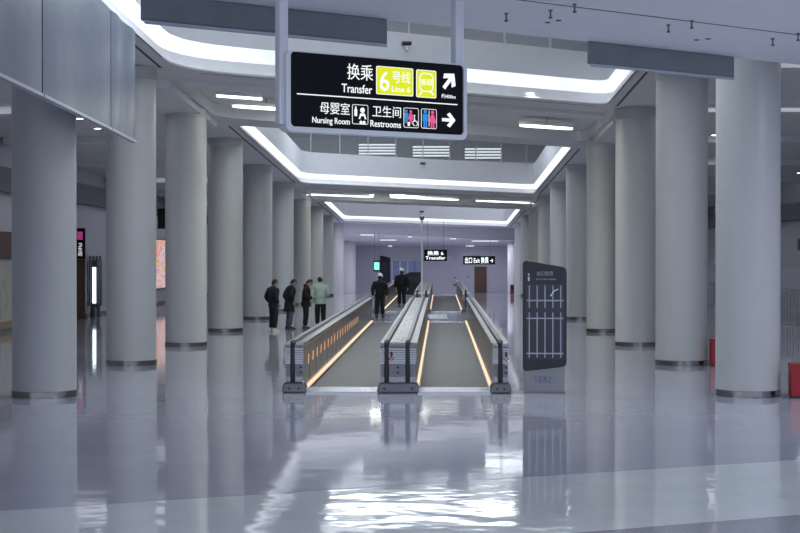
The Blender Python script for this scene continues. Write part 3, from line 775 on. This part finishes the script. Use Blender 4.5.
# camera pole
t = thing('camera_pole', 'thin pale pole with a small camera on top between the two walkways', 'pole', (-.72, 60, 0))
MB().lathe([(.038, .02), (.038, 3.9)], 0, 0, 14).build('pole', M['white'], t, smooth=True)
MB().lathe([(.16, 0), (.16, .02)], 0, 0, 20).build('base_plate', M['steel'], t)
MB().sphere((0, -.05, 4.0), .10).build('camera_head', M['steel_dark'], t, smooth=True)
MB().lathe([(.05, 3.9), (.05, 4.02)], 0, 0, 10).build('bracket', M['steel'], t)
# small fittings on the fascias
def fascia_cam(px, py, v, label):
    # stands on the cross line v
    Y = 40.0
    for _ in range(30):
        x = (px-440)*Y/1500; Y = sk(v, x)
    z = H+(253-py)*Y/1500
    t = thing('security_camera', label, 'camera', (x, Y, z), 0, 'cameras on the opening fascias')
    MB().box(-.05, .05, -.08, .0, -.05, .05).build('bracket', M['white'], t)
    MB().tube([(-.12, -.14, .02), (.12, -.14, .02)], .05).build('body', M['black'], t, smooth=True)
    MB().lathe([(.035, -.16), (.035, -.05)], 0, -.14, 12).build('lens', M['white'], t, smooth=True)
fascia_cam(407, 45, 35, 'small camera on the fascia above the hanging sign')
fascia_cam(423, 164, 67.3, 'small camera on the fascia below the three louvre lights')
fascia_cam(422, 212, 97.3, 'tiny camera on the fascia above the thin pole')

# ------------------------------------------------------------------ main hanging sign
XA, YA, XB, YB = -1.603, 16.0, .262, 17.27
W = math.hypot(XB-XA, YB-YA); rz = math.atan2(YB-YA, XB-XA); ZB = 3.953; SH = .80
sg = thing('hanging_sign', 'large black hanging direction sign with Transfer, Nursing Room and Restrooms lettering', 'sign', (XA, YA, ZB), rz)
def S(X, Y):
    f = (X-43)/692; top = 45+63*f; h = 300-20*f
    f = f*.927/((1-f)+f*.927)
    return (f*W, (1-(Y-top)/h)*SH)
def rrect(u0, u1, v0, v1, r, n=6):
    out = []
    for cx, cy, a0 in ((u1-r, v0+r, -90), (u1-r, v1-r, 0), (u0+r, v1-r, 90), (u0+r, v0+r, 180)):
        for k in range(n): 
            a = math.radians(a0+90*k/(n-1)); out.append((cx+r*math.cos(a), cy+r*math.sin(a)))
    return out
MB().prism(rrect(0, W, 0, SH, .05), 'y', 0, .12).build('panel', M['sign_black'], sg)
fr = MB()
o1 = rrect(-.055, W+.045, -.055, SH+.012, .07); i1 = rrect(0, W, 0, SH, .05); n = len(o1)
vs = [(p[0], -.02, p[1]) for p in o1]+[(p[0], -.02, p[1]) for p in i1]+[(p[0], .14, p[1]) for p in o1]+[(p[0], .14, p[1]) for p in i1]
fs = []
for i in range(n):
    j = (i+1) % n
    fs += [(i, j, n+j, n+i), (2*n+i, 3*n+i, 3*n+j, 2*n+j), (i, 2*n+i, 2*n+j, j), (n+i, n+j, 3*n+j, 3*n+i)]
fr.add(vs, fs).build('frame', M['sign_frame'], sg)
MB().box(-.115, -.005, .02, .13, .02, ZN-ZB+.0).build('post', M['sign_frame'], sg, bevel=.015)
MB().box(W-.085, W+.035, .02, .13, SH, ZN-ZB+.0).build('post', M['sign_frame'], sg, bevel=.015)
SP = lambda X, Y, d=-.006: (S(X, Y)[0], d, S(X, Y)[1])
def st(name, body, x0, x1, y0, y1, m=None, bold=0.0, d=-.004):
    cx = (x0+x1)/2; cy = (y0+y1)/2
    u, v1 = S(cx, y0); _, v0 = S(cx, y1); u = (S(x0, y0)[0]+S(x1, y0)[0])/2
    return text(name, body, .1, m or M['white_glow'], sg, (u, d, v0), width=S(x1, y0)[0]-S(x0, y0)[0], height=v1-v0, bold=.0006 if body.isascii() else 0, ext=.002)
def sbox(x0, x1, y0, y1, m, name, r=.02, d=-.004, line=None):
    cx = (x0+x1)/2; u0 = S(x0, y0)[0]; u1 = S(x1, y0)[0]; v1 = S(cx, y0)[1]; v0 = S(cx, y1)[1]
    if line:
        a = rrect(u0, u1, v0, v1, r); b = rrect(u0+line, u1-line, v0+line, v1-line, max(r-line, .004)); n = len(a)
        vs = [(p[0], d, p[1]) for p in a]+[(p[0], d, p[1]) for p in b]
        return MB().add(vs+[(x, y+.003, z) for x, y, z in vs], [f for i in range(n) for f in ((i, (i+1) % n, n+(i+1) % n, n+i), (i, 2*n+i, 2*n+(i+1) % n, (i+1) % n))]).build(name, m, sg)
    return MB().prism(rrect(u0, u1, v0, v1, r), 'y', d, d+.003).build(name, m, sg)
st('lettering', '换乘', 272, 375, 99, 163)
st('lettering', 'Transfer', 250, 372, 180, 215)
st('lettering', '母婴室', 163, 282, 251, 299)
st('lettering', 'Nursing Room', 132, 282, 312, 344)
st('lettering', '卫生间', 373, 487, 268, 313)
st('lettering', 'Restrooms', 365, 487, 327, 353)
a, b = SP(70, 217), SP(712, 267)
MB().add([a, b, (b[0], b[1], b[2]+.012), (a[0], a[1], a[2]+.012)], [(0, 1, 2, 3)]).build('divider_line', M['white_glow'], sg)
lab(sbox(388, 536, 112, 225, M['yellow_glow'], 'line_badge'), 'yellow badge with the number 6')
sbox(388, 536, 112, 225, M['white_glow'], 'badge_outline', d=-.006, line=.008)
st('lettering', '6', 402, 440, 128, 207, d=-.007)
st('lettering', '号线', 452, 524, 130, 176, d=-.007)
st('lettering', 'Line 6', 450, 524, 190, 212, d=-.007)
lab(sbox(548, 628, 125, 236, M['yellow_glow'], 'train_badge'), 'yellow badge with a white train symbol')
sbox(548, 628, 125, 236, M['white_glow'], 'badge_outline', d=-.006, line=.008)
sbox(560, 616, 137, 212, M['white_glow'], 'train_symbol', r=.06, d=-.008, line=.012)
st('train_symbol', '枢纽', 566, 611, 160, 186, d=-.009)
for x0, x1, x2, x3 in ((566, 574, 556, 562), (602, 610, 614, 620)):
    p = [S(x0, 212), S(x1, 212), S(x3, 226), S(x2, 226)]
    MB().prism([p[0], p[1], p[2], p[3]], 'y', -.008, -.006).build('train_symbol', M['white_glow'], sg)
# arrows
def arrow(cx, cy, L, ang, name):
    u, v = S(cx, cy); ca, sa = math.cos(ang), math.sin(ang)
    pts = [(-.5, -.10), (.10, -.10), (-.14, -.34), (.08, -.46), (.5, 0), (.08, .46), (-.14, .34), (.10, .10), (-.5, .10)]
    P = [(u+L*(x*ca-y*sa), v+L*(x*sa+y*ca)) for x, y in pts]
    tri = [(0, 1, 7, 8), (1, 2, 3, 4), (4, 5, 6, 7), (1, 4, 7)]
    MB().add([(p[0], -.006, p[1]) for p in P]+[(p[0], -.002, p[1]) for p in P], tri+[(i, i+9, (i+1) % 9+9, (i+1) % 9) for i in range(9)]).build(name, M['white_glow'], sg)
arrow(679, 169, .225, math.radians(50), 'arrow_up_right')
arrow(678, 326, .185, 0, 'arrow_right')
st('lettering', '约400m', 649, 705, 222, 240)
# icon boxes
sbox(292, 356, 261, 340, M['white_glow'], 'icon_outline', line=.006)
sbox(498, 558, 276, 356, M['white_glow'], 'icon_outline', line=.006)
sbox(568, 630, 281, 360, M['white_glow'], 'icon_outline', line=.006)
def person_icon(cx, cy, h, m, dress, name):
    mb = MB(); u, v = S(cx, cy); k = h/692*W
    c = [(u+.11*k*math.cos(a*PI/8), v+.40*k+.11*k*math.sin(a*PI/8)) for a in range(16)]
    mb.prism(c, 'y', -.007, -.004)
    if dress: mb.prism([(u-.10*k, v+.27*k), (u-.26*k, v-.2*k), (u+.26*k, v-.2*k), (u+.10*k, v+.27*k)], 'y', -.007, -.004)
    else: mb.prism([(u-.17*k, v+.27*k), (u-.17*k, v-.12*k), (u+.17*k, v-.12*k), (u+.17*k, v+.27*k)], 'y', -.007, -.004)
    for s in (-.07, .07): mb.prism([(u+(s-.05)*k, v-.12*k), (u+(s-.05)*k, v-.5*k), (u+(s+.05)*k, v-.5*k), (u+(s+.05)*k, v-.12*k)], 'y', -.007, -.004)
    mb.build(name, m, sg)
person_icon(584, 321, 62, M['blue_glow'], False, 'man_symbol'); person_icon(613, 324, 62, M['pink_glow'], True, 'woman_symbol')
u, v = S(599, 320); MB().box(u-.003, u+.003, -.007, -.004, v-.09, v+.09).build('separator', M['white_glow'], sg)
person_icon(508, 310, 46, M['blue_glow'], False, 'man_symbol'); person_icon(526, 312, 46, M['pink_glow'], True, 'woman_symbol')
u, v = S(544, 330)
w_ = MB(); w_.tube([(u+.032*math.cos(a*PI/8), -.006, v-.02+.032*math.sin(a*PI/8)) for a in range(4, 15)], .005, 5)
w_.tube([(u-.012, -.006, v+.045), (u-.008, -.006, v), (u+.02, -.006, v), (u+.038, -.006, v-.04)], .006, 5); w_.sphere((u-.012, -.006, v+.062), .011, sy=.3); w_.build('wheelchair_symbol', M['white_glow'], sg)
u, v = S(518, 336); MB().box(u-.015, u+.015, -.007, -.004, v-.035, v+.01).build('baby_symbol', M['white_glow'], sg)
u, v = S(333, 300)
bb = MB(); bb.sphere((u, -.005, v+.045), .03, sy=.2); bb.prism([(u-.05, v-.05), (u-.028, v+.01), (u+.028, v+.01), (u+.05, v-.05), (u+.03, v-.055), (u+.02, v-.02), (u-.02, v-.02), (u-.03, v-.055)], 'y', -.007, -.004)
bb.sphere((u-.02, -.005, v-.09), .02, sy=.2); bb.sphere((u+.02, -.005, v-.09), .02, sy=.2); bb.build('baby_symbol', M['white_glow'], sg)
u, v = S(306, 290)
bt = MB(); bt.prism(rrect(u-.018, u+.018, v-.045, v+.03, .006), 'y', -.007, -.004); bt.box(u-.009, u+.009, -.007, -.004, v+.03, v+.06); bt.build('bottle_symbol', M['white_glow'], sg)

# ------------------------------------------------------------------ people
def skin_mesh(name, verts, edges, radii, m, parent, root=0, sub=1):
    me = bpy.data.meshes.new('tmp'); me.from_pydata(verts, edges, [])
    o = bpy.data.objects.new('tmp', me); COL.objects.link(o)
    md = o.modifiers.new('s', 'SKIN'); md.use_smooth_shade = True
    sv = me.skin_vertices[0].data
    for i, r in enumerate(radii):
        sv[i].radius = r if isinstance(r, tuple) else (r, r)
        sv[i].use_root = (i == root)
    ss = o.modifiers.new('d', 'SUBSURF'); ss.levels = sub; ss.render_levels = sub
    bpy.context.view_layer.update()
    dg = bpy.context.evaluated_depsgraph_get()
    m2 = bpy.data.meshes.new_from_object(o.evaluated_get(dg)); m2.name = name
    bpy.data.objects.remove(o); bpy.data.meshes.remove(me)
    m2.materials.clear(); m2.materials.append(m)
    for p in m2.polygons: p.use_smooth = True
    r = bpy.data.objects.new(name, m2); COL.objects.link(r); r.parent = parent
    return r
def person(label, loc, rz, top, legs, top_m, leg_m, shoe_m, head_yaw=0, head_pitch=.35, lean=0.0, arms='down', coat=False, helmet=False, stride=0.0, hood=False, s=1.0, z0=0.0):
    """faces -Y locally; about 1.72 m tall"""
    t = thing('person', label, 'person', (loc[0], loc[1], z0), rz, 'people in the hall'); t.scale = (s*1.06, s*1.06, s)
    L = lean
    def P(x, y, z):                         # forward lean above the hips
        if z > .92: y = y-(z-.92)*L
        return (x, y, z)
    hx = .095
    ank = {-1: (-hx-.01, .03-stride, .08), 1: (hx+.01, .03+stride, .08)}
    knee = {-1: (-hx, -.015-stride*.45, .49), 1: (hx, -.015+stride*.5, .49)}
    hip = {-1: (-hx, 0, .88), 1: (hx, 0, .88)}
    if arms == 'down': ARM = {s_: [P(s_*.21, .02, 1.38), P(s_*.27, .05, 1.12), P(s_*.26, -.03, .87), P(s_*.255, -.06, .78)] for s_ in (-1, 1)}
    elif arms == 'front': ARM = {s_: [P(s_*.20, .02, 1.38), P(s_*.26, .03, 1.12), P(s_*.17, -.20, 1.08), P(s_*.10, -.27, 1.10)] for s_ in (-1, 1)}
    elif arms == 'pocket': ARM = {s_: [P(s_*.20, .02, 1.38), P(s_*.30, .10, 1.13), P(s_*.22, -.04, .93), P(s_*.19, -.09, .86)] for s_ in (-1, 1)}
    else: ARM = {-1: [P(-.20, .02, 1.38), P(-.27, .04, 1.12), P(-.16, -.2, 1.05), P(-.10, -.27, 1.08)], 1: [P(.21, .02, 1.38), P(.28, .04, 1.12), P(.27, -.05, .88), P(.265, -.08, .79)]}
    # body: one continuous surface from ankles to neck and finger tips
    V = [(0, 0, .93), P(0, .0, 1.10), P(0, .01, 1.30), P(0, .01, 1.42), P(0, -.01, 1.50), P(0, -.035, 1.555)]
    E = [(0, 1), (1, 2), (2, 3), (3, 4), (4, 5)]; R = [(.13, .10), (.125, .095), (.14, .10), (.09, .07), .052, .055]
    for s_ in (-1, 1):
        i = len(V); V += [hip[s_], knee[s_], ank[s_]]; E += [(0, i), (i, i+1), (i+1, i+2)]; R += [.085, .055, .038]
        i = len(V); A = ARM[s_]; V += A; E += [(3, i), (i, i+1), (i+1, i+2), (i+2, i+3)]; R += [.055, .043, .03, .03]
        d = (Vector(A[3])-Vector(A[2])).normalized(); sd = Vector((0, 1, 0)); sd = (sd-d*sd.dot(d)).normalized()
        for q, (off, ln) in enumerate([(-.027, .075), (-.009, .085), (.009, .08), (.027, .062)]):
            j = len(V); b0 = Vector(A[3])+d*.02+sd*off; V += [tuple(b0), tuple(b0+d*ln*.55), tuple(b0+d*ln-Vector((s_*.015, 0, 0)))]
            E += [(i+3, j), (j, j+1), (j+1, j+2)]; R += [.009, .009, .007]
        j = len(V); b0 = Vector(A[3])-sd*.03; V += [tuple(b0), tuple(b0-sd*.02+d*.035)]; E += [(i+3, j), (j, j+1)]; R += [.011, .008]
    body = skin_mesh('body', V, E, R, M['skin'], t)
    # head (shares the body's neck), turned and nodding
    hc = Vector(P(0, -.05, 1.605)); Rm = Matrix.Rotation(head_yaw, 4, 'Z') @ Matrix.Rotation(head_pitch, 4, 'X')
    def HP(v): return hc + (Rm @ Vector(v))
    def headmesh(mb, f, n=16, m_=12):
        vs = []; fs = []
        for a in range(m_+1):
            th = PI*a/m_
            for b in range(n):
                ph = 2*PI*b/n; x = math.sin(th)*math.cos(ph); y = math.sin(th)*math.sin(ph); z = math.cos(th)
                vs.append(HP(f(x, y, z)))
        for a in range(m_):
            for b in range(n):
                c = (b+1) % n; fs.append((a*n+b, a*n+c, (a+1)*n+c, (a+1)*n+b))
        mb.add(vs, fs)
    def shape(x, y, z):
        w = .075*(1-.22*max(0, -z)); yy = y*.095 - (.012 if y < 0 and z < 0 else 0)
        return (x*w, yy, z*.118)
    hd = MB(); headmesh(hd, shape)
    nose = [(0, -.092, .01), (-.013, -.09, -.028), (.013, -.09, -.028), (0, -.118, -.026), (0, -.09, -.034)]
    hd.add([HP(v) for v in nose], [(0, 1, 3), (0, 3, 2), (1, 4, 3), (3, 4, 2)])
    for s_ in (-1, 1):
        for k in range(1):
            e = [(s_*.074, .005+.02*math.cos(a*PI/4), -.005+.03*math.sin(a*PI/4)) for a in range(8)]
            e2 = [(s_*.088, .012+.018*math.cos(a*PI/4), -.003+.028*math.sin(a*PI/4)) for a in range(8)]
            hd.add([HP(v) for v in e+e2], [tuple(range(8)), tuple(range(15, 7, -1))]+[(i, (i+1) % 8, 8+(i+1) % 8, 8+i) for i in range(8)])
    head = hd.build('head', M['skin'], body, smooth=True)
    ey = MB()
    for s_ in (-1, 1): p = HP((s_*.028, -.089, .006)); ey.sphere(p, .009)
    ey.build('eyes', M['hair'], head)
    mo = MB(); mo.sphere(HP((0, -.098, -.058)), .016, sz=.3, sy=.4); mo.build('mouth', M['red_dark'], head)
    if True:
        hr = MB()
        def hair(x, y, z):
            lim = -.05 if y > -.1 else .55
            zz = max(z, lim if y < .2 else -.72)
            return (x*.083, y*.102+.006, zz*.128+.004)
        headmesh(hr, hair); hr.build('hair', M['hair'], t, smooth=True)
    if helmet:
        hm = MB()
        headmesh(hm, lambda x, y, z: (x*.115, y*.135, max(z, .0)*.15+.045)); headmesh(hm, lambda x, y, z: (x*.125, y*.155-.01, z*.008+.045))
        hm.build('helmet', M['helmet'], t, smooth=True)
    # clothing
    V = [(0, 0, .90), P(0, 0, 1.02), P(0, .01, 1.20), P(0, .015, 1.36), P(0, .01, 1.46), P(0, 0, 1.525)]
    E = [(0, 1), (1, 2), (2, 3), (3, 4), (4, 5)]
    R = [(.20, .15), (.20, .155), (.205, .155), (.185, .14), (.12, .10), .085]
    for s_ in (-1, 1):
        i = len(V); A = ARM[s_]; V += [A[0], A[1], A[2]]; E += [(3, i), (i, i+1), (i+1, i+2)]; R += [.095, .082, .060]
    skin_mesh('jacket', V, E, R, M[top_m], t)
    if coat:
        pts = []; vs = []; fs = []
        for z, rx, ry in ((.98, .19, .14), (.80, .215, .16), (.62, .235, .175)):
            for a in range(20):
                q = 2*PI*a/20; vs.append((rx*math.cos(q), ry*math.sin(q)+.01, z+(.03*math.sin(q*3) if z < .7 else 0)))
        for k in range(2):
            for a in range(20): b = (a+1) % 20; fs.append((k*20+a, k*20+b, (k+1)*20+b, (k+1)*20+a))
        fs += [tuple(range(20)), tuple(range(59, 39, -1))]
        MB().add(vs, fs).build('coat_skirt', M[top_m], t, smooth=True)
    else:
        MB().lathe([(.19, .80), (.20, .88), (.185, .96)], 0, 0, 24).build('jacket_hem', M[top_m], t, smooth=True).scale = (1.0, .78, 1)
    V = [(0, 0, .96), (0, 0, .88)]; E = [(0, 1)]; R = [(.17, .13), (.16, .13)]
    for s_ in (-1, 1):
        i = len(V); k_ = knee[s_]; a_ = ank[s_]
        V += [(hip[s_][0], 0, .80), k_, (a_[0], a_[1], .10)]; E += [(1, i), (i, i+1), (i+1, i+2)]; R += [.115, .092, .078]
    skin_mesh('trousers', V, E, R, M[leg_m], t)
    for s_ in (-1, 1):
        a_ = ank[s_]; sh = MB()
        out = [(-.04, .07), (-.045, -.05), (-.048, -.14), (-.03, -.19), (.0, -.205), (.03, -.19), (.048, -.14), (.045, -.05), (.04, .07), (0, .085)]
        sh.prism([(a_[0]+x, a_[1]+y) for x, y in out], 'z', 0, .03)
        n = len(out)
        vs = [(a_[0]+x, a_[1]+y, .03) for x, y in out]+[(a_[0]+x*.8, a_[1]+y*.75+.01, .075 if y < -.1 else .11) for x, y in out]
        sh.add(vs, [tuple(range(n-1, -1, -1)), tuple(range(n, 2*n))]+[(i, (i+1) % n, n+(i+1) % n, n+i) for i in range(n)])
        sh.build('shoe', M[shoe_m], t, smooth=True)
    if hood: MB().sphere(P(0, .07, 1.50), .10, sy=.7, sz=.7).build('hood', M[top_m], t, smooth=True)
    return t
# facing: local -Y; rz = pi -> away from the camera
person('person in dark navy jacket and trousers with pale shoes, leftmost of the group of four', (-5.52, 49.6), PI-.9, 0, 0, 'navy', 'black_cloth', 'shoe_white', head_pitch=.45, arms='pocket', s=1.0)
person('person in long black coat and grey trousers, looking down, second from left in the group', (-5.15, 51.2), PI-1.1, 0, 0, 'black_cloth', 'grey_cloth', 'shoe_dark', head_pitch=.75, lean=.14, arms='pocket', coat=True, s=.99)
person('person in black hooded jacket facing right with hands raised, left of the mint jacket', (-4.60, 51.3), PI/2+.15, 0, 0, 'black_cloth', 'black_cloth', 'shoe_dark', head_pitch=.7, lean=.10, arms='front', hood=True, s=.985)
person('person in mint green jacket and black trousers seen from behind', (-4.20, 52.6), PI+.2, 0, 0, 'mint', 'black_cloth', 'shoe_dark', head_pitch=.6, lean=.10, arms='one', s=1.02)
person('person in dark clothes and white helmet walking on the landing', (-2.42, 60.3), PI-.1, 0, 0, 'black_cloth', 'black_cloth', 'shoe_dark', head_pitch=.2, arms='down', helmet=True, stride=.10, s=1.0)
person('person in dark clothes and white helmet on the far left belt', (-1.84, 72), PI, 0, 0, 'black_cloth', 'black_cloth', 'shoe_dark', head_pitch=.1, arms='down', helmet=True, s=1.04, z0=.022)

# ------------------------------------------------------------------ lights
def area(x, y, z, sx, sy, e, col=(1, 1, 1), rot=(0, 0, 0)):  # area lamps added for extra light, no fixtures modelled
    l = bpy.data.lights.new('fill_lamp', 'AREA'); l.shape = 'RECTANGLE'; l.size = sx; l.size_y = sy; l.energy = e; l.color = col
    o = bpy.data.objects.new('fill_lamp', l); COL.objects.link(o); o.location = (x, y, z); o.rotation_euler = rot; return o
cool = (.80, .87, 1.0); neu = (.97, 1.0, .90); vio = (.84, .81, 1.0)
for (x, y) in ((-3, 4), (4, 8), (-2, -6), (5, -4), (11, 12)): area(x, y, ZN-.02, 2.5, .5, 330, cool)  # unseen fill added above and behind the camera
area(10, 22, ZN-.02, 1.6, .5, 300, cool)
for y, e in ((30, 110), (40, 130), (52, 110), (64, 90), (78, 90), (92, 80)):
    area(-10.5, y, zc(y)-.04, 5, 6, e*.6, (.85, .88, 1)); area(9.5, y+3, zc(y+3)-.04, 5, 6, e*.6, (.88, .93, 1))  # broad fill lamps added over both side aisles
for y in (40.5, 43.5): area(-.5, y, zc(y)+.2, 6, .5, 330, neu)
for y in (73.5, 76): area(-.5, y, zc(y)+.2, 6, .5, 230, neu)
for y in (28, 45, 62, 80): area(-1, y, ZU-.1, 10, 4, 700, (.85, .92, 1))
area(-8, 98, ZU-.1, 6, 3, 420, (.85, .92, 1)); area(6, 98, ZU-.1, 6, 3, 420, (.85, .92, 1))  # added to brighten the upper back wall
area(-4.5, 96, 4.55, 2, 2, 130, vio); area(2.8, 96, 4.55, 2, 2, 70, vio); area(-4.3, 103, 3.5, 1.5, 1.5, 170, vio); area(3.6, 106.8, 3.3, 1.5, 1.5, 90, vio); area(-.5, 101.5, 3.6, 3, .6, 110, vio)
area(-3, 107, 3.4, 2, 1, 40, vio); area(3, 108, 3.3, 2, 1, 40, vio); area(-9, 106, 3.4, 3, 2, 50, vio); area(9, 108, 3.2, 3, 2, 50, vio)

w = bpy.data.worlds.new('world'); sc.world = w; w.use_nodes = True
bg = w.node_tree.nodes['Background']; bg.inputs['Color'].default_value = (.70, .78, 1.0, 1); bg.inputs['Strength'].default_value = 1.12

sc.view_settings.view_transform = 'Standard'; sc.view_settings.look = 'None'
sc.view_settings.gamma = 1; sc.view_settings.exposure = 0.08; sc.view_settings.use_curve_mapping = False
